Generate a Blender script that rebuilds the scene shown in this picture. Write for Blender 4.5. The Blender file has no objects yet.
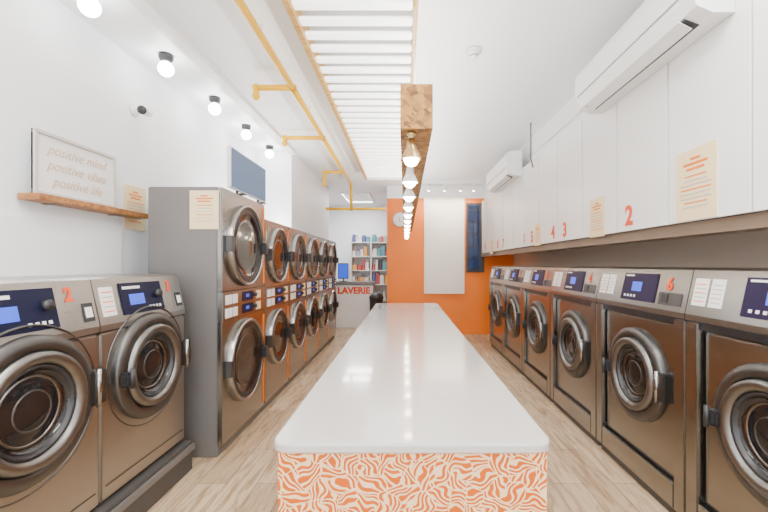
import bpy, bmesh, math, random
from mathutils import Vector, Matrix
random.seed(4)
D=bpy.data; SC=bpy.context.scene; COL=SC.collection
pi=math.pi
# ---------------------------------------------------------------- materials
def newmat(name):
    m=D.materials.new(name); m.use_nodes=True
    nt=m.node_tree; b=nt.nodes['Principled BSDF']
    return m,nt,b
def mat(name,col,rough=.5,metal=0,emit=None,es=0,coat=0,var=0.03,vscale=8,spec=.5):
    m,nt,b=newmat(name)
    b.inputs['Roughness'].default_value=rough; b.inputs['Metallic'].default_value=metal
    b.inputs['Coat Weight'].default_value=coat; b.inputs['Specular IOR Level'].default_value=spec
    n=nt.nodes.new('ShaderNodeTexNoise'); n.inputs['Scale'].default_value=vscale
    tc=nt.nodes.new('ShaderNodeTexCoord'); nt.links.new(tc.outputs['Object'],n.inputs['Vector'])
    mx=nt.nodes.new('ShaderNodeMix'); mx.data_type='RGBA'
    mx.inputs[6].default_value=(*[c*(1-var) for c in col],1); mx.inputs[7].default_value=(*[min(1,c*(1+var)) for c in col],1)
    nt.links.new(n.outputs['Fac'],mx.inputs[0]); nt.links.new(mx.outputs[2],b.inputs['Base Color'])
    if emit:
        b.inputs['Emission Color'].default_value=(*emit,1); b.inputs['Emission Strength'].default_value=es
    return m
def steel(name,col,r0=.22,r1=.38,stretch=(1.5,1.5,90),v=.05):
    m,nt,b=newmat(name); b.inputs['Metallic'].default_value=1
    tc=nt.nodes.new('ShaderNodeTexCoord'); mp=nt.nodes.new('ShaderNodeMapping'); mp.inputs['Scale'].default_value=stretch
    nt.links.new(tc.outputs['Object'],mp.inputs[0])
    n=nt.nodes.new('ShaderNodeTexNoise'); n.inputs['Scale'].default_value=4; n.inputs['Detail'].default_value=3
    nt.links.new(mp.outputs[0],n.inputs['Vector'])
    mr=nt.nodes.new('ShaderNodeMapRange'); mr.inputs[3].default_value=r0; mr.inputs[4].default_value=r1
    nt.links.new(n.outputs['Fac'],mr.inputs[0]); nt.links.new(mr.outputs[0],b.inputs['Roughness'])
    mx=nt.nodes.new('ShaderNodeMix'); mx.data_type='RGBA'
    mx.inputs[6].default_value=(*[c*(1-v) for c in col],1); mx.inputs[7].default_value=(*[min(1,c*(1+v)) for c in col],1)
    nt.links.new(n.outputs['Fac'],mx.inputs[0]); nt.links.new(mx.outputs[2],b.inputs['Base Color'])
    return m
def woodmat(name,c1,c2,scale=(1,12,12),rough=.5):
    m,nt,b=newmat(name); b.inputs['Roughness'].default_value=rough
    tc=nt.nodes.new('ShaderNodeTexCoord'); mp=nt.nodes.new('ShaderNodeMapping'); mp.inputs['Scale'].default_value=scale
    n=nt.nodes.new('ShaderNodeTexNoise'); n.inputs['Scale'].default_value=3; n.inputs['Detail'].default_value=6; n.inputs['Distortion'].default_value=1
    r=nt.nodes.new('ShaderNodeValToRGB'); r.color_ramp.elements[0].color=(*c1,1); r.color_ramp.elements[1].color=(*c2,1)
    r.color_ramp.elements[0].position=.35; r.color_ramp.elements[1].position=.65
    L=nt.links.new; L(tc.outputs['Object'],mp.inputs[0]); L(mp.outputs[0],n.inputs['Vector']); L(n.outputs['Fac'],r.inputs[0]); L(r.outputs[0],b.inputs['Base Color'])
    return m
def osb(name):
    m,nt,b=newmat(name); b.inputs['Roughness'].default_value=.6; L=nt.links.new
    tc=nt.nodes.new('ShaderNodeTexCoord')
    v=nt.nodes.new('ShaderNodeTexVoronoi'); v.inputs['Scale'].default_value=38
    n=nt.nodes.new('ShaderNodeTexNoise'); n.inputs['Scale'].default_value=25; n.inputs['Detail'].default_value=3
    L(tc.outputs['Object'],n.inputs['Vector'])
    ad=nt.nodes.new('ShaderNodeVectorMath'); ad.operation='MULTIPLY_ADD'
    L(n.outputs['Color'],ad.inputs[0]); ad.inputs[1].default_value=(.08,.08,.08); L(tc.outputs['Object'],ad.inputs[2]); L(ad.outputs[0],v.inputs['Vector'])
    r=nt.nodes.new('ShaderNodeValToRGB'); r.color_ramp.elements[0].color=(.14,.05,.008,1); r.color_ramp.elements[1].color=(.50,.24,.045,1)
    sp=nt.nodes.new('ShaderNodeSeparateColor'); L(v.outputs['Color'],sp.inputs[0]); L(sp.outputs[0],r.inputs[0]); L(r.outputs[0],b.inputs['Base Color'])
    return m
def floormat():
    m,nt,b=newmat('vinyl_plank_floor'); b.inputs['Roughness'].default_value=.38; L=nt.links.new
    tc=nt.nodes.new('ShaderNodeTexCoord'); mp=nt.nodes.new('ShaderNodeMapping'); mp.inputs['Rotation'].default_value=(0,0,pi/2)
    L(tc.outputs['Object'],mp.inputs[0])
    br=nt.nodes.new('ShaderNodeTexBrick'); br.inputs['Scale'].default_value=1; br.inputs['Brick Width'].default_value=1.25; br.inputs['Row Height'].default_value=.19
    br.inputs['Mortar Size'].default_value=.0025; br.offset=.37
    br.inputs['Color1'].default_value=(.46,.335,.205,1); br.inputs['Color2'].default_value=(.66,.52,.35,1); br.inputs['Mortar'].default_value=(.25,.17,.10,1)
    L(mp.outputs[0],br.inputs['Vector'])
    m2=nt.nodes.new('ShaderNodeMapping'); m2.inputs['Scale'].default_value=(11,1.3,1); L(tc.outputs['Object'],m2.inputs[0])
    n=nt.nodes.new('ShaderNodeTexNoise'); n.inputs['Scale'].default_value=1.8; n.inputs['Detail'].default_value=8; n.inputs['Roughness'].default_value=.65; n.inputs['Distortion'].default_value=1.2; L(m2.outputs[0],n.inputs['Vector'])
    r=nt.nodes.new('ShaderNodeValToRGB'); r.color_ramp.elements[0].color=(.46,.34,.24,1); r.color_ramp.elements[1].color=(1,1,1,1)
    r.color_ramp.elements[0].position=.36; r.color_ramp.elements[1].position=.56; L(n.outputs['Fac'],r.inputs[0])
    mx=nt.nodes.new('ShaderNodeMix'); mx.data_type='RGBA'; mx.blend_type='MULTIPLY'; mx.inputs[0].default_value=.85
    L(br.outputs['Color'],mx.inputs[6]); L(r.outputs[0],mx.inputs[7]); L(mx.outputs[2],b.inputs['Base Color'])
    return m
def squiggle():
    m,nt,b=newmat('orange_squiggle_print'); b.inputs['Roughness'].default_value=.5; b.inputs['Specular IOR Level'].default_value=.2; L=nt.links.new
    N=nt.nodes.new
    tc=N('ShaderNodeTexCoord'); s=N('ShaderNodeSeparateXYZ'); L(tc.outputs['Object'],s.inputs[0])
    def M(op,a,c=None):
        k=N('ShaderNodeMath'); k.operation=op
        for i,v in enumerate((a,c)):
            if v is None: continue
            if isinstance(v,(int,float)): k.inputs[i].default_value=v
            else: L(v,k.inputs[i])
        return k.outputs[0]
    u=M('ADD',s.outputs[0],s.outputs[1]); v=s.outputs[2]
    cb=N('ShaderNodeCombineXYZ'); L(u,cb.inputs[0]); L(v,cb.inputs[1])
    n=N('ShaderNodeTexNoise'); n.inputs['Scale'].default_value=26; n.inputs['Detail'].default_value=0; L(cb.outputs[0],n.inputs['Vector'])
    w=N('ShaderNodeVectorMath'); w.operation='MULTIPLY_ADD'; L(n.outputs['Color'],w.inputs[0]); w.inputs[1].default_value=(.045,.045,0); L(cb.outputs[0],w.inputs[2])
    vo=N('ShaderNodeTexVoronoi'); vo.inputs['Scale'].default_value=19; vo.voronoi_dimensions='2D'; L(w.outputs[0],vo.inputs['Vector'])
    ve=N('ShaderNodeTexVoronoi'); ve.inputs['Scale'].default_value=19; ve.voronoi_dimensions='2D'; ve.feature='DISTANCE_TO_EDGE'; L(w.outputs[0],ve.inputs['Vector'])
    sc=N('ShaderNodeSeparateColor'); L(vo.outputs['Color'],sc.inputs[0])
    ang=M('MULTIPLY',sc.outputs[0],2*pi)
    s2=N('ShaderNodeSeparateXYZ'); L(w.outputs[0],s2.inputs[0])
    t=M('ADD',M('MULTIPLY',s2.outputs[0],M('COSINE',ang)),M('MULTIPLY',s2.outputs[1],M('SINE',ang)))
    sn=M('SINE',M('ADD',M('MULTIPLY',t,410),M('MULTIPLY',sc.outputs[1],6)))
    th=M('MULTIPLY',M('GREATER_THAN',sn,-.2),M('GREATER_THAN',ve.outputs['Distance'],.035))
    mx=N('ShaderNodeMix'); mx.data_type='RGBA'; mx.inputs[6].default_value=(.82,.56,.32,1); mx.inputs[7].default_value=(.56,.10,.0,1)
    L(th,mx.inputs[0]); L(mx.outputs[2],b.inputs['Base Color'])
    return m
WALL=mat('white_wall_paint',(.90,.92,.95),.6,var=.01,vscale=2)
CEIL=mat('ceiling_paint',(.93,.95,.97),.45,var=.01,vscale=2)
TAUPE=mat('taupe_wall_paint',(.72,.60,.50),.6)
LEDGE=mat('umber_ledge',(.20,.14,.095),.5)
ORWALL=mat('orange_wall_paint',(.85,.19,.004),.55,var=.06,vscale=3)
FLOOR=floormat()
STEEL=steel('brushed_steel_warm',(.40,.39,.372),.24,.36)
STEEL2=steel('brushed_steel_bronze',(.30,.288,.268),.2,.3)
STEEL3=steel('brushed_steel_dark',(.20,.197,.19),.34,.44)
DKSTEEL=steel('dark_steel_ring',(.12,.118,.115),.36,.48)
GREYP=mat('grey_side_panel',(.17,.16,.155),.45,.3,var=.05,vscale=2)
CHROME=mat('steel_rim',(.36,.35,.34),.25,1)
GLASSD=mat('dark_door_glass',(.012,.011,.012),.08,0)
DRUM=steel('drum_steel',(.2,.19,.18),.2,.4)
BLACK=mat('black_plastic',(.02,.02,.022),.4)
GAP=mat('shadow_gap_grey',(.06,.06,.06),.8)
NAVY=mat('navy_control_panel',(.005,.007,.028),.45,spec=.2)
PURP=mat('violet_control_panel',(.014,.008,.036),.45,spec=.2)
LCD=mat('blue_lcd',(.02,.06,.5),.3,emit=(.04,.13,1),es=.8)
PAPER=mat('label_paper',(.85,.84,.82),.7)
PINK=mat('notice_paper',(.90,.72,.42),.7)
INK=mat('print_ink_grey',(.5,.47,.45),.8)
ORINK_REFL=mat('orange_print_and_reflection',(.80,.19,.005),.6)  # printed labels, also reflections painted on the dryer fronts
REDINK=mat('red_print',(.80,.07,.005),.6)
YEL=mat('yellow_pipe_paint',(.86,.47,.0),.4,spec=.25)
QUARTZ=mat('white_quartz',(.51,.478,.448),.13,coat=.3,var=.04,vscale=140)
SQ=squiggle()
OSB=osb('osb_board')
GOLDW=woodmat('pine_trim_wood',(.38,.20,.035),(.62,.37,.09))
SHELFW=woodmat('oak_shelf_wood',(.26,.09,.022),(.48,.22,.07),(12,1,12))
CABW=mat('white_laminate',(.87,.87,.87),.25,var=.005,vscale=2)
WPL=mat('white_plastic',(.85,.85,.84),.3,var=.01)
CREAM=mat('cream_panel',(.88,.82,.74),.4,var=.01)
GREYPL=mat('grey_plastic',(.35,.35,.36),.5)
BRASS=mat('aged_brass',(.6,.42,.18),.3,1)
GLOW=mat('warm_bulb_glow',(1,.95,.85),.4,emit=(1,.86,.66),es=60)
GLOWW=mat('white_globe_glow',(1,1,1),.4,emit=(1,.98,.95),es=45)
ADDED_STRIP=mat('added_uplight_strip',(1,1,1),.4,emit=(1,.98,.95),es=10)  # glowing strip added on the beam top to brighten the ceiling
BACKING=mat('slat_backing',(.42,.42,.42),.6)
SLAT=mat('white_slat',(.85,.85,.85),.4)
TUBE=mat('lit_white_batten',(.9,.9,.9),.4,emit=(1,.98,.96),es=1.9)
CONC=mat('dark_plinth',(.06,.057,.053),.6)
TVM=mat('frosted_screen',(.05,.08,.14),.6,emit=(.22,.34,.56),es=.5)
WINB=mat('blue_window_glass',(.01,.02,.05),.15,emit=(.03,.06,.22),es=.3)
# ---------------------------------------------------------------- builder
class B:
    def __init__(s): s.bm=bmesh.new(); s.mats=[]
    def mi(s,m):
        if m not in s.mats: s.mats.append(m)
        return s.mats.index(m)
    def merge(s,t,m,smooth=False,mx=None):
        i=s.mi(m)
        if mx is not None: bmesh.ops.transform(t,matrix=mx,verts=t.verts)
        mp={}
        for v in t.verts: mp[v]=s.bm.verts.new(v.co)
        for f in t.faces:
            try: g=s.bm.faces.new([mp[v] for v in f.verts]); g.material_index=i; g.smooth=smooth
            except ValueError: pass
        t.free()
    def box(s,x0,x1,y0,y1,z0,z1,m,bev=0,mx=None):
        t=bmesh.new(); bmesh.ops.create_cube(t,size=1)
        for v in t.verts: v.co=Vector(((x0+x1)/2+v.co.x*(x1-x0),(y0+y1)/2+v.co.y*(y1-y0),(z0+z1)/2+v.co.z*(z1-z0)))
        if bev: bmesh.ops.bevel(t,geom=t.edges[:],offset=bev,segments=2,affect='EDGES')
        s.merge(t,m,False,mx)
    def lathe(s,prof,c,m,axis='y',seg=40,smooth=True):
        t=bmesh.new(); rings=[]
        for r,h in prof:
            ring=[]
            for k in range(seg):
                a=2*pi*k/seg; p,q=r*math.cos(a),r*math.sin(a)
                co={'y':(p,h,q),'z':(p,q,h),'x':(h,p,q)}[axis]
                ring.append(t.verts.new(Vector(co)+Vector(c)))
            rings.append(ring)
        for A,C in zip(rings,rings[1:]):
            for k in range(seg):
                t.faces.new([A[k],A[(k+1)%seg],C[(k+1)%seg],C[k]])
        bmesh.ops.remove_doubles(t,verts=t.verts,dist=1e-5)
        s.merge(t,m,smooth)
    def cyl(s,p0,p1,r,m,seg=16,r1=None):
        p0=Vector(p0);p1=Vector(p1);d=p1-p0
        t=bmesh.new(); bmesh.ops.create_cone(t,cap_ends=True,segments=seg,radius1=r,radius2=r if r1 is None else r1,depth=d.length)
        q=d.to_track_quat('Z','Y').to_matrix().to_4x4()
        s.merge(t,m,True,Matrix.Translation((p0+p1)/2)@q)
    def prism(s,poly,x0,x1,m,smooth=False):
        t=bmesh.new(); a=[t.verts.new((x0,y,z)) for y,z in poly]; b=[t.verts.new((x1,y,z)) for y,z in poly]
        n=len(poly); t.faces.new(a); t.faces.new(b[::-1])
        for k in range(n): t.faces.new([a[k],b[k],b[(k+1)%n],a[(k+1)%n]])
        s.merge(t,m,smooth)
    def mesh(s,name):
        bmesh.ops.recalc_face_normals(s.bm,faces=s.bm.faces)
        me=D.meshes.new(name); s.bm.to_mesh(me); s.bm.free()
        for m in s.mats: me.materials.append(m)
        return me
    def obj(s,name,loc=(0,0,0),rot=0,parent=None):
        o=D.objects.new(name,s.mesh(name)); COL.objects.link(o); o.location=loc; o.rotation_euler=(0,0,rot); 
        if parent: o.parent=parent
        return o
def empty(name,loc=(0,0,0),rot=0):
    e=D.objects.new(name,None); e.empty_display_size=.1; COL.objects.link(e); e.location=loc; e.rotation_euler=(0,0,rot); return e
def inst(me,name,parent):
    o=D.objects.new(name,me); COL.objects.link(o); o.parent=parent; return o
def text(s,size,loc,parent,m,name='lettering',rot=(pi/2,0,0),shear=0,align='CENTER',off=0.0):
    c=D.curves.new(name,'FONT'); c.body=s; c.size=size; c.align_x=align; c.align_y='CENTER'; c.extrude=.001; c.shear=shear; c.offset=off
    c.materials.append(m); o=D.objects.new(name,c); COL.objects.link(o); o.location=loc; o.rotation_euler=rot; o.parent=parent; return o
def simple(name,*boxes,bev=0):
    b=B()
    for bx in boxes: b.box(*bx[:6],bx[6],bev)
    return b.obj(name)
E=1.4
XL,XR,YF,YB,YE,ZC=-2.1,2.2,-1.8,7.9,10.5,3.0
# ---------------------------------------------------------------- room
simple('floor',(XL-.1,XR+.1,YF-.1,YE+.1,-.1,0,FLOOR))
simple('ceiling',(XL-.1,XR+.1,YF-.1,YE+.1,ZC,ZC+.1,CEIL))
simple('wall_left',(XL-.1,XL,YF,YE,0,ZC,WALL))
simple('wall_right',(XR,XR+.1,YF,YE,1.64,ZC,WALL),(XR,XR+.1,YF,YE,0,1.64,TAUPE))
simple('wall_far',(XL,XR,YE,YE+.1,0,ZC,WALL))
simple('wall_back',(-.365,XR,YB,YB+.15,0,2.75,ORWALL),(-.365,XR,YB,YB+.15,2.75,ZC,WALL))
simple('wall_upper_right',(1.6,XR-.001,YF,YB,2.64,ZC-.001,WALL))
simple('wall_upper_left',(XL+.001,-1.6,5.5,YB+.3,1.86,ZC-.001,WALL))
simple('wall_front',(XL,XR,YF-.1,YF,0,.4,WALL),(XL,XR,YF-.1,YF,2.7,ZC,WALL),(XL,-1.7,YF-.1,YF,.4,2.7,WALL),(1.8,XR,YF-.1,YF,.4,2.7,WALL))
simple('window_1',(-1.7,1.8,YF-.08,YF-.02,.4,.46,BLACK),(-1.7,1.8,YF-.08,YF-.02,2.64,2.7,BLACK),(-1.7,-1.64,YF-.08,YF-.02,.46,2.64,BLACK),(1.74,1.8,YF-.08,YF-.02,.46,2.64,BLACK),(-.5,-.44,YF-.08,YF-.02,.46,2.64,BLACK),(.6,.66,YF-.08,YF-.02,.46,2.64,BLACK))
simple('trim_1',(-1.63,-1.53,YF,5.5,ZC-.045,ZC,SLAT))
simple('trim_2',(XL,XL+.03,YF,2.85,1.0,1.66,WALL))
simple('trim_3',(1.53,1.57,.6,YB,1.56,1.628,LEDGE),(1.57,XR,.6,YB,1.61,1.628,TAUPE))
simple('baseboard_back',(-.365,1.46,YB-.015,YB,0,.08,ORWALL))
b=B(); b.box(.385,1.20,YB-.04,YB,.82,2.78,CREAM,.005); b.obj('wall_panel')
b=B(); b.box(1.24,1.6,YB-.03,YB,1.25,2.65,GAP,.004); b.box(1.27,1.49,YB-.04,YB-.028,1.3,2.6,WINB)
for k in range(6): b.box(1.27,1.49,YB-.05,YB-.038,1.3+k*.24,1.32+k*.24,BLACK)
b.box(1.37,1.385,YB-.05,YB-.038,1.3,2.6,BLACK)
b.obj('window_2')
# ---------------------------------------------------------------- table
def rr(x0,x1,y0,y1,r,z,n=8):
    pts=[]
    for cx,cy,a0 in ((x1-r,y1-r,0),(x0+r,y1-r,90),(x0+r,y0+r,180),(x1-r,y0+r,270)):
        for k in range(n+1):
            a=math.radians(a0+90*k/n); pts.append((cx+r*math.cos(a),cy+r*math.sin(a),z))
    return pts
tab=empty('folding_table')
b=B(); t=bmesh.new()
levels=[(.006,.870),(0,.876),(0,.893),(.002,.898),(.007,.9)]
rings=[[t.verts.new(p) for p in rr(-.380+i,.420-i,1.09+i,5.12-i,.05,z)] for i,z in levels]
t.faces.new(rings[0][::-1]); t.faces.new(rings[-1])
for A,C in zip(rings,rings[1:]):
    for k in range(len(A)): t.faces.new([A[k],A[(k+1)%len(A)],C[(k+1)%len(A)],C[k]])
b.merge(t,QUARTZ); b.obj('quartz_top',parent=tab)
b=B(); b.box(-.360,.402,1.105,5.10,.06,.870,SQ); b.box(-.33,.37,1.15,5.06,0,.06,CONC); b.obj('printed_base',parent=tab)
# ---------------------------------------------------------------- washers
def door(b,cz,R,y0,cx=0):
    c=(cx,y0,cz)
    b.lathe([(R,.01),(R,-.022),(R-.008,-.032),(R*.90,-.040),(R*.81,-.042),(R*.79,-.03)],c,DKSTEEL,seg=56)
    b.lathe([(R*.79,-.03),(R*.77,-.054),(R*.72,-.062),(R*.64,-.056),(R*.60,-.03)],c,STEEL3,seg=56)
    b.lathe([(R*.61,-.036),(R*.585,-.046),(R*.56,-.036),(R*.54,-.024)],c,BLACK,seg=56)
    b.lathe([(R*.55,-.028),(R*.52,-.014),(R*.45,-.006),(R*.38,-.014),(R*.2,-.024),(0,-.028)],c,GLASSD)
    b.lathe([(R*.47,-.006),(R*.455,-.018),(R*.43,-.006)],c,DRUM)
    b.lathe([(R*.28,-.018),(R*.265,-.026),(R*.25,-.02)],c,DKSTEEL)
    b.box(cx+R*.88,cx+R+.045,y0-.055,y0+.01,cz-.08,cz+.08,DKSTEEL,.006)
    b.cyl((cx+R*.96,y0-.058,cz-.09),(cx+R*.96,y0-.058,cz+.09),.011,CHROME)
    b.box(cx-R*.98,cx-R*.76,y0-.08,y0-.03,cz-.05,cz+.02,BLACK,.01)
    b.cyl((cx-R*.88,y0-.085,cz-.06),(cx-R*.88,y0-.085,cz+.04),.012,BLACK)
def washer(W,H,z0,Dp,cz,R,recess,st,pan,name):
    b=B(); h=W/2-.003
    b.box(-h,h,.05,Dp,z0,H-.01,st,.006)
    cpz=H-.27
    b.prism([(0,cpz),(.0,cpz+.03),(.05,H-.012),(.065,H),(.12,H),(.12,cpz)],-h,h,st)
    b.box(-h,h,.004,.08,cpz-.008,cpz,BLACK)
    if recess:
        sw=.085
        b.box(-h,-h+sw,0,.06,z0+.06,cpz-.008,st,.006); b.box(h-sw,h,0,.06,z0+.06,cpz-.008,st,.006)
        b.box(-h+sw,h-sw,.0,.06,z0+.06,z0+.2,st,.006)
        b.box(-h+sw,h-sw,.02,.06,cpz-.04,cpz-.003,BLACK)
        b.box(-h+sw,h-sw,.045,.06,z0+.2,cpz-.04,BLACK)
        b.box(-h+sw+.012,h-sw-.012,.03,.06,z0+.215,cpz-.05,st,.008)
        y0=.033
    else:
        b.box(-h,h,0,.06,z0+.02,cpz-.008,st,.01)
        b.lathe([(R*1.14,.004),(R*1.13,-.004),(R*1.115,-.004),(R*1.105,.004)],(0,0,cz),DKSTEEL,seg=56)
        b.box(-h+.03,h-.03,-.004,.002,z0+.09,z0+.095,DKSTEEL)
        y0=0
    b.box(-h+.02,h-.02,.03,.1,max(0,z0-.0),z0+.07,CONC)
    door(b,cz,R,y0)
    ang=math.atan2(.05,H-.012-cpz-.03)
    F=Matrix.Translation((0,0,cpz+.03))@Matrix.Rotation(-ang,4,'X')
    def fb(x0,x1,z0_,z1_,m,d=.006): b.box(x0,x1,-d,.004,z0_,z1_,m,0,F)
    if recess:
        fb(-h+.03,-h+.12,.05,.19,PAPER,.003); fb(-h+.14,-h+.22,.05,.19,PAPER,.003)
        for k in range(5):
            fb(-h+.04,-h+.11,.07+k*.022,.075+k*.022,INK if k%2 else ORINK_REFL,.004); fb(-h+.15,-h+.21,.07+k*.022,.075+k*.022,INK,.004)
        fb(-.14,.21,.03,.205,pan,.006); fb(-.03,.07,.09,.15,LCD,.008)
        fb(-.12,-.03,.185,.195,PAPER,.007)
        for k in range(4): fb(-.1+k*.035,-.085+k*.035,.05,.065,WPL,.009)
        fb(.25,.43,.03,.10,DKSTEEL,.006); fb(.28,.33,.04,.09,BLACK,.012)
    else:
        fb(-h+.03,-h+.12,.04,.19,PAPER,.003)
        for k in range(5): fb(-h+.04,-h+.11,.06+k*.025,.066+k*.025,INK if k%2 else ORINK_REFL,.004)
        fb(-.2,.15,.03,.205,NAVY,.006); fb(-.14,-.02,.08,.14,LCD,.008); fb(-.18,-.04,.17,.185,PAPER,.007)
        for k in range(4): fb(.01+k*.03,.025+k*.03,.05,.065,WPL,.009)
        b.cyl(F@Vector((.10,-.0,.13)),F@Vector((.10,-.03,.13)),.022,BLACK)
        fb(.285,.345,.03,.12,BLACK,.004); fb(.295,.335,.05,.1,PAPER,.006)
    b.box(-h,h,.1,Dp,H-.012,H,st,.003)
    return b.mesh(name)
wl=washer(.74,1.34,.2,.58,.82,.30,False,STEEL,NAVY,'washer_small_mesh')
wr=washer(.95,1.385,.0,.7,.70,.295,True,STEEL2,PURP,'washer_large_mesh')
for i,y in enumerate((.81,1.55,2.29)):
    e=empty('washing_machine',(-1.5,y,0),pi/2); inst(wl,'body',e)
    text(str((1,2,3)[i]),.09,(.225,.0325,1.262),e,REDINK,'number',rot=(pi/2-.216,0,0),off=.003)
b=B(); b.box(-2.06,-1.46,.3,2.68,0,.199,CONC,.005); b.box(-1.462,-1.44,.3,2.68,.14,.18,GREYP,.004); b.obj('machine_plinth')
for k in range(7):
    y=1.575-.95+.95*k
    e=empty('washing_machine',(1.47,y,0),-pi/2); inst(wr,'body',e)
    text(str([8,7,6,4,5,3,2,1][k]),.10,(.32,.0285,1.29),e,REDINK,'number',rot=(pi/2-.216,0,0),off=.003)
# ---------------------------------------------------------------- dryers
def dryer(W,H,Dp,zs,R,name,ctrl):
    b=B(); h=W/2-.003
    b.box(-h,h,.03,Dp,.0,H,GREYP,.008)
    b.box(-h,h,0,.035,.08,ctrl[0]-.004,STEEL2,.006)
    b.box(-h,h,-.008,.035,ctrl[0],ctrl[1],STEEL2,.006)
    b.box(-h,h,0,.035,ctrl[1]+.004,H-.002,STEEL2,.006)
    for z in zs:
        c=(-.01,0,z)
        b.lathe([(R,.01),(R,-.03),(R-.006,-.04),(R-.018,-.042),(R-.026,-.03)],c,CHROME,seg=56)
        b.lathe([(R-.026,-.03),(R-.045,-.022),(R-.06,-.03),(R-.075,-.022)],c,BLACK,seg=56)
        b.lathe([(R-.075,-.022),(R-.10,-.014),(R-.15,-.01),(R*.3,-.012),(0,-.013)],c,GLASSD,seg=56)
        b.lathe([(R-.12,-.010),(R-.125,-.019),(R-.135,-.010)],c,DRUM)
        b.box(-.01+R-.05,-.01+R+.015,-.07,-.03,z-.06,z+.04,BLACK,.008)
        b.box(-.01-R-.025,-.01-R+.03,-.05,-.0,z-.06,z+.06,DKSTEEL,.006)
    b.box(h-.045,h-.006,-.004,.005,ctrl[1]+.03,H-.04,ORINK_REFL); b.box(h-.045,h-.006,-.004,.005,.12,ctrl[0]-.05,ORINK_REFL)  # orange reflections of the table base, painted as strips
    m=(ctrl[0]+ctrl[1])/2
    for zz in (ctrl[0]+.015,m+.01):
        b.box(-h+.04,-h+.14,-.013,0,zz,zz+.07,PAPER)
        b.box(-h+.16,-h+.24,-.013,0,zz,zz+.07,PAPER)
        b.box(-.08,.12,-.014,0,zz,zz+.075,NAVY); b.box(-.03,.03,-.017,0,zz+.03,zz+.055,LCD)
        b.box(.2,.3,-.013,0,zz,zz+.07,PINK); b.cyl((.16,-.0,zz+.04),(.16,-.03,zz+.04),.018,BLACK)
    return b.mesh(name)
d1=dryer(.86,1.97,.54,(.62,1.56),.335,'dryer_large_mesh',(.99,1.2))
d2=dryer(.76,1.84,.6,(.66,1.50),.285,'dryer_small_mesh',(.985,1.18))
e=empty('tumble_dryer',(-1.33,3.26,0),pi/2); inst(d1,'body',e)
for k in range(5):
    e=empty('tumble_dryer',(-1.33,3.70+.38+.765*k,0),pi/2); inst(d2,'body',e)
def notice(name,loc,w,h,rotz,head=ORINK_REFL,base=PINK,lines=7):
    b=B(); b.box(-w/2,w/2,-.004,0,-h/2,h/2,base)
    for k in range(3):
        ww=w*(.12,.3,.22)[k]; z=h*(.36,.29,.22)[k]
        b.box(-ww,ww,-.0055,-.003,z-h*.018,z+h*.018,head)
    for k in range(lines):
        ww=w*random.uniform(.25,.4); z=h*.12-k*h*.5/lines
        b.box(-ww,ww,-.0055,-.003,z-h*.008,z+h*.008,head if k%3==0 else INK)
    return b.obj(name,loc,rotz)
notice('notice_sheet',(-1.455,2.829,1.80),.21,.28,0,lines=6)
notice('notice_poster',(-2.098,3.03,1.84),.24,.34,pi/2)
# ---------------------------------------------------------------- screen on dryer
s=empty('display_screen',(-1.37,3.42,1.972),pi/2)
b=B(); b.box(-.38,.38,-.012,.02,.035,.36,WPL,.005); b.box(-.37,.37,-.016,-.01,.045,.35,TVM)
b.box(-.25,-.2,-.06,.08,0,.012,BLACK); b.box(.2,.25,-.06,.08,0,.012,BLACK); b.cyl((-.225,.005,.01),(-.225,.005,.04),.01,BLACK); b.cyl((.225,.005,.01),(.225,.005,.04),.01,BLACK)
b.obj('panel',parent=s)
# ---------------------------------------------------------------- framed text + shelf
e=empty('wooden_shelf',(XL,2.55,1.755),pi/2); b=B(); b.box(-.45,.46,-.135,-.01,0,.035,SHELFW,.003); b.box(-.3,-.27,-.1,0,-.003,.0,BLACK); b.box(.2,.23,-.1,0,-.003,0,BLACK); b.obj('board',parent=e)
e=empty('framed_quote',(XL+.05,2.44,1.795),pi/2)
b=B(); w,h=.30,.36
FR=mat('pale_frame',(.6,.56,.52),.5)
b.box(-w,w,-.008,.005,0,h,WPL)
for q in ((-w,w,0,.018),(-w,w,h-.018,h),(-w,-w+.018,.018,h-.018),(w-.018,w,.018,h-.018)): b.box(q[0],q[1],-.022,.005,q[2],q[3],FR,.002)
b.obj('frame',parent=e)
BEI=mat('beige_script',(.66,.48,.34),.6)
for k,sx in enumerate(('positive mind','positive vibes','positive life')):
    text(sx,.08,(0,-.010,.27-k*.09),e,BEI,'script',shear=.35)
e=empty('security_camera',(XL,3.02,2.6),pi/2); b=B(); b.lathe([(0,0),(.05,0),(.05,-.015),(.03,-.03),(0,-.03)],(0,0,0),WPL); b.cyl((0,-.02,0),(0,-.07,-.01),.014,WPL)
b.cyl((.05,-.08,-.0),(-.05,-.1,-.02),.035,WPL); b.cyl((-.05,-.1,-.02),(-.062,-.102,-.022),.032,BLACK); b.obj('housing',parent=e)
# globe lamps
b=B(); b.lathe([(0,0),(.05,0),(.05,-.03),(.035,-.05),(.03,-.06),(0,-.06)],(0,0,0),BLACK,'z',24); b.lathe([(0.02,-.055)]+[(.055*math.sin(a),-.108+.055*math.cos(a)) for a in [.4+k*(pi-.4)/12 for k in range(13)]],(0,0,0),GLOWW,'z',24)
gm=b.mesh('globe_mesh')
for y in (.1,.85,1.55,2.25,2.97,3.73,4.47,5.24):
    e=empty('globe_ceiling_lamp',(-1.82,y,ZC)); inst(gm,'globe',e)
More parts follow.
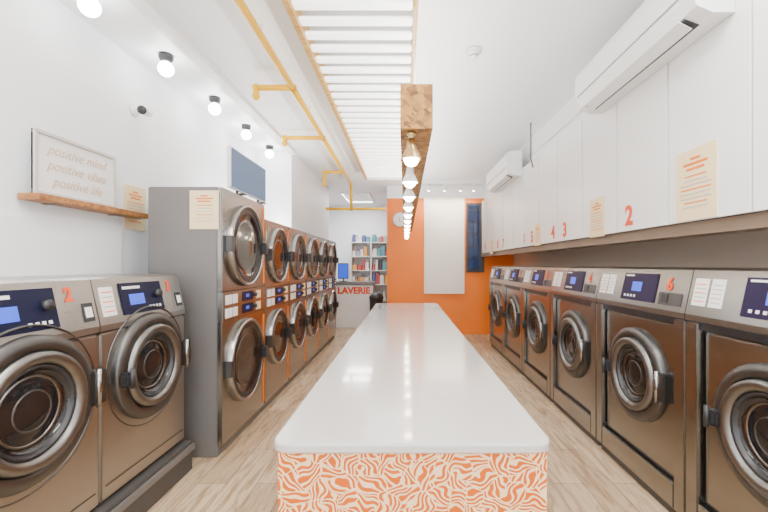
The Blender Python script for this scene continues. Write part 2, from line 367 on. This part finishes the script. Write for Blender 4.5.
# ---------------------------------------------------------------- slatted ceiling light
e=empty('slatted_ceiling_light')
b=B(); x0,x1=-.68,.075; ya,yb=.3,6.7
b.box(x0,x0+.035,ya,yb,2.86,ZC-.002,GOLDW); b.box(x1-.03,x1,ya,yb,2.86,ZC-.002,GOLDW); b.box(x0+.035,x1-.03,yb-.03,yb,2.86,ZC-.002,SLAT); b.box(x0+.035,x1-.03,ya,ya+.03,2.86,ZC-.002,SLAT)
b.box(x0+.036,x1-.031,ya+.03,yb-.03,2.985,2.995,BACKING)
b.obj('frame',parent=e)
b=B(); y=ya+.1
while y<yb-.06:
    b.box(x0+.036,x1-.031,y,y+.08,2.885,2.905,TUBE,.006); y+=.15
b.obj('slats',parent=e)
# hanging OSB beam with pendants
bm_e=empty('pendant_light_beam')
b=B(); b.box(-.022,.128,1.8,7.3,2.03,2.235,OSB)
for y in (2.2,4.2,6.6): b.cyl((.053,y,2.235),(.053,y,2.86),.004,WPL,8)
b.box(.03,.076,1.9,7.2,2.2355,2.243,ADDED_STRIP)
b.obj('beam',parent=bm_e)
b=B(); y=1.86
while y<7.1:
    c=(.03,y,2.03)
    b.lathe([(0,0),(.022,0),(.022,-.01),(.012,-.02),(.012,-.03),(.02,-.035),(.024,-.07),(.034,-.09),(.05,-.125),(.052,-.13),(.047,-.127),(.03,-.09)],c,BRASS if y<1.9 else WPL,'z',20)
    b.lathe([(0,-.085)]+[(.036*math.sin(a),-.125+.036*math.cos(a)) for a in [.5+k*(pi-.5)/9 for k in range(10)]],c,GLOW,'z',16)
    y+=.52
b.obj('pendants',parent=bm_e)
def tube(name,pls,r,m):
    b=B()
    for pl in pls:
        for p,q in zip(pl,pl[1:]): b.cyl(p,q,r,m,12)
        for p in pl:
            b.lathe([(1.35*r*math.sin(a),1.35*r*math.cos(a)) for a in [k*pi/8 for k in range(9)]],p,m,'z',12)
    return b
zp=2.9
b=tube('',[[(-.93,.2,zp),(-.95,3.3,zp),(-.97,4.6,zp),(-1.0,7.2,zp),(-1.0,7.3,2.45),(-.38,7.3,2.45)],
 [(-.95,3.3,zp),(-1.26,3.3,zp),(-1.26,3.3,2.83)],
 [(-.97,4.6,zp),(-1.42,4.6,zp),(-1.42,4.6,2.83)],[(-1,6.3,zp),(-1.3,6.3,zp),(-1.3,6.3,2.7)],[(-1.0,7.3,2.45),(-1.45,7.3,2.45)]],.025,YEL)
for y in (1.5,2.6,3.9,5.3,6.8): b.cyl((-.955,y,zp),(-.955,y,ZC),.006,WPL,8)
b.obj('yellow_gas_pipe')
e=empty('smoke_detector',(.51,2.9,ZC)); b=B(); b.lathe([(0,0),(.06,0),(.06,-.015),(.048,-.03),(.03,-.035),(.028,-.06),(.02,-.065),(0,-.065)],(0,0,0),WPL,'z',28); b.lathe([(.052,-.016),(.054,-.022),(.05,-.028)],(0,0,0),GREYPL,'z',28); b.lathe([(.029,-.04),(.0305,-.045),(.028,-.055)],(0,0,0),GREYPL,'z',28); b.obj('sensor',parent=e)
e=empty('track_light'); b=B(); b.box(.3,1.4,7.3,7.34,2.93,ZC,WPL)
for x in (.45,.75,1.05,1.3):
    b.cyl((x,7.32,2.93),(x,7.32,2.88),.01,WPL,8); b.cyl((x,7.30,2.9),(x,7.38,2.82),.03,WPL,14); b.cyl((x,7.381,2.819),(x,7.388,2.812),.025,GLOW,14)
b.obj('track',parent=e)
tube('',[[(1.42,4.4,ZC),(1.42,4.4,2.86),(1.42,4.4,2.6),(1.46,4.45,2.52)]],.007,BLACK).obj('hanging_black_cable')
# ---------------------------------------------------------------- right cabinets
b=B(); b.box(-.268,.268,.018,.66,0,1.0,GAP); b.box(-.2635,.2635,0,.018,.0,1.005,CABW,.002); b.box(-.266,.266,.018,.66,1.0,1.004,CABW)
cm=b.mesh('cabinet_mesh')
yc=.88; cabs=[]
while yc<7.7:
    e=empty('wall_cabinet',(1.5,yc,1.63),-pi/2); inst(cm,'carcass',e); cabs.append((yc,e)); yc+=.5385
def num(n,y,z=1.725,s=.18):
    e=min(cabs,key=lambda c:abs(c[0]-y))
    text(n,s,(-(y-e[0]),-.002,z-1.63),e[1],REDINK,'number',off=.006)
num('2',2.61); num('3',3.66); num('4',3.95); num('5',4.60); num('6',4.9); num('7',5.95); num('8',6.3); num('9',7.3)
notice('notice_poster',(1.499,2.01,1.82),.28,.37,-pi/2,lines=8)
notice('notice_poster',(1.499,3.04,1.77),.23,.30,-pi/2)
notice('notice_poster',(1.499,4.4,1.74),.2,.24,-pi/2)
notice('notice_poster',(1.499,6.75,1.72),.22,.26,-pi/2)
# ---------------------------------------------------------------- AC units
def ac(name,y0,y1):
    e=empty(name,(1.497,(y0+y1)/2,2.55),-pi/2); L=(y1-y0)/2; b=B()
    prof=[(0,0),(-.10,0),(-.17,.03),(-.197,.08),(-.205,.15),(-.202,.26),(-.185,.295),(-.13,.31),(0,.31)]
    b.prism(prof,-L,L,WPL)
    for s in (-1,1): b.prism([(y*1.01,.155+(z-.155)*1.02) for y,z in prof],s*L-.012,s*L+.012,WPL)
    b.prism([(-.09,-.004),(-.095,-.002),(-.165,.024),(-.163,.018)],-L+.08,L-.08,BLACK)
    b.prism([(-.112,-.012),(-.115,-.008),(-.182,.026),(-.179,.018)],-L+.1,L-.1,WPL)
    b.box(-L+.02,L-.02,-.2065,-.19,.105,.111,GREYPL)
    for k in range(3): b.box(-L+.05,L-.05,-.15+k*.04,-.135+k*.04,.309,.313,GREYPL)
    b.box(-L+.02,-L+.1,-.15,0,.31,.318,WPL)
    b.obj('casing',parent=e)
ac('air_conditioner',1.78,2.95); ac('air_conditioner',5.0,6.2)
tube('',[[(1.59,3.0,2.8),(1.59,4.3,2.78),(1.59,5.0,2.8)]],.008,WPL).obj('ac_drain_pipe')
# ---------------------------------------------------------------- back area
e=empty('reception_counter',(-1.14,8.7,0)); b=B()
b.box(-.42,.42,0,.5,0,.95,WPL,.006); b.box(-.46,.46,-.05,.53,.95,1.02,GREYP,.006); b.box(-.42,.42,-.015,0,.7,.95,WPL); b.box(-.38,.38,-.006,0,.1,.62,PAPER)
b.obj('counter',parent=e); text('LAVERIE',.2,(0,-.022,.825),e,REDINK,'lettering',off=.009)
e=empty('computer_monitor',(-1.42,8.95,1.022)); b=B(); b.box(-.12,.12,0,.03,.06,.42,BLACK,.005); b.box(-.105,.105,-.004,0,.08,.40,LCD); b.box(-.08,.08,-.06,.1,0,.012,BLACK); b.cyl((0,.03,.01),(0,.03,.1),.015,BLACK); b.obj('screen',parent=e)
e=empty('storage_shelves',(-.85,9.75,0)); b=B()
for x in (-.5,0,.5): b.box(x-.015,x+.015,0,.4,0,2.1,WPL)
b.box(-.5,.5,.39,.4,0,2.1,WPL)
for z in (.1,.5,.9,1.25,1.6,1.95): b.box(-.5,.5,0,.4,z,z+.02,WPL)
b.obj('rack',parent=e)
cols=[mat('pack_%d'%i,c,.5) for i,c in enumerate([(.1,.12,.35),(.75,.7,.68),(.5,.08,.08),(.05,.05,.06),(.7,.35,.1),(.3,.35,.4),(.8,.8,.82),(.1,.3,.35)])]
b=B()
for z in (.12,.52,.92,1.27,1.62,1.97):
    for x0_ in (-.47,.03):
        x=x0_
        while x<x0_+.36:
            w=random.uniform(.05,.12); hh=random.uniform(.12,.28 if z<1.9 else .2); m=random.choice(cols)
            b.box(x,x+w,.03,.25,z,z+hh,m,.004)
            if random.random()<.5: b.cyl((x+w/2,.12,z+hh),(x+w/2,.12,z+hh+.04),.02,random.choice(cols),10)
            x+=w+.015
b.obj('detergent_packs',parent=e)
e=empty('waste_bin',(-.61,8.3,0)); b=B(); b.lathe([(0,0),(.12,0),(.15,.68),(.16,.69),(.15,.74),(.1,.80),(0,.82)],(0,0,0),BLACK,'z',24); b.obj('bin',parent=e)
e=empty('round_wall_sign',(-.1,YB-.001,2.32)); b=B(); b.lathe([(0,0),(.15,0),(.15,-.02),(.14,-.025),(0,-.025)],(0,0,0),WPL); b.lathe([(.15,-.024),(.145,-.03),(.135,-.024)],(0,0,0),GREYPL); b.obj('disc',parent=e); text('L',.15,(0,-.028,0),e,REDINK)
# ---------------------------------------------------------------- lamps
def area(name,loc,sx,sy,power,rot=(0,0,0),col=(1,.97,.93)):
    l=D.lights.new(name,'AREA'); l.shape='RECTANGLE'; l.size=sx; l.size_y=sy; l.energy=power; l.color=col
    o=D.objects.new(name,l); COL.objects.link(o); o.location=loc; o.rotation_euler=rot; return o
def add_fill_panel(x,y,sx,sy,p):  # framed ceiling lamps added to fill the room with light
    e=empty('added_ceiling_fill',(x,y,ZC)); b=B()
    for q in ((-sx/2-.03,sx/2+.03,-sy/2-.03,-sy/2),(-sx/2-.03,sx/2+.03,sy/2,sy/2+.03),(-sx/2-.03,-sx/2,-sy/2,sy/2),(sx/2,sx/2+.03,-sy/2,sy/2)): b.box(*q,-.03,0,WPL)
    b.obj('frame',parent=e)
    a=area('added_fill_light',(0,0,-.012),sx,sy,p); a.parent=e
add_fill_panel(.9,.9,.6,1.2,70); add_fill_panel(-1.1,.9,.3,1.2,45); add_fill_panel(0,-1,1.2,.6,70)
add_fill_panel(-1.1,9.2,.6,1.2,60)
a=area('added_beam_uplight',(.053,4.55,2.25),.045,5.2,85,(pi,0,0),(1,.98,.95)); a.parent=bm_e  # upward lamp added on the beam to brighten the ceiling
e=empty('added_dryer_uplight',(-1.75,5.6,1.845)); b=B(); b.box(-.03,.03,-1.7,-.15,0,.02,WPL); b.obj('profile',parent=e)  # strip and upward lamp added above the dryers to brighten the ceiling
a=area('added_dryer_fill',(0,-.92,.024),.05,1.5,30,(pi,0,0),(1,.98,.95)); a.parent=e
tl=D.objects['track_light']
for x in (.45,.75,1.05,1.3):
    l=D.lights.new('track_spot','SPOT'); l.energy=25; l.spot_size=1.6; l.spot_blend=.6; l.color=(1,.9,.78); l.shadow_soft_size=.03
    o=D.objects.new('track_spot',l); COL.objects.link(o); o.location=(x,7.395,2.8); o.rotation_euler=(.75,0,0); o.parent=tl
w=D.worlds.new('World'); SC.world=w; w.use_nodes=True
w.node_tree.nodes['Background'].inputs[0].default_value=(.88,.94,1,1); w.node_tree.nodes['Background'].inputs[1].default_value=7
# ---------------------------------------------------------------- camera
c=D.cameras.new('camera'); c.sensor_width=36; c.lens=390/768*36; c.shift_x=-21/768; c.shift_y=9/768; c.clip_start=.02
o=D.objects.new('camera',c); COL.objects.link(o); o.location=(0,0,E); o.rotation_euler=(pi/2,0,0); SC.camera=o
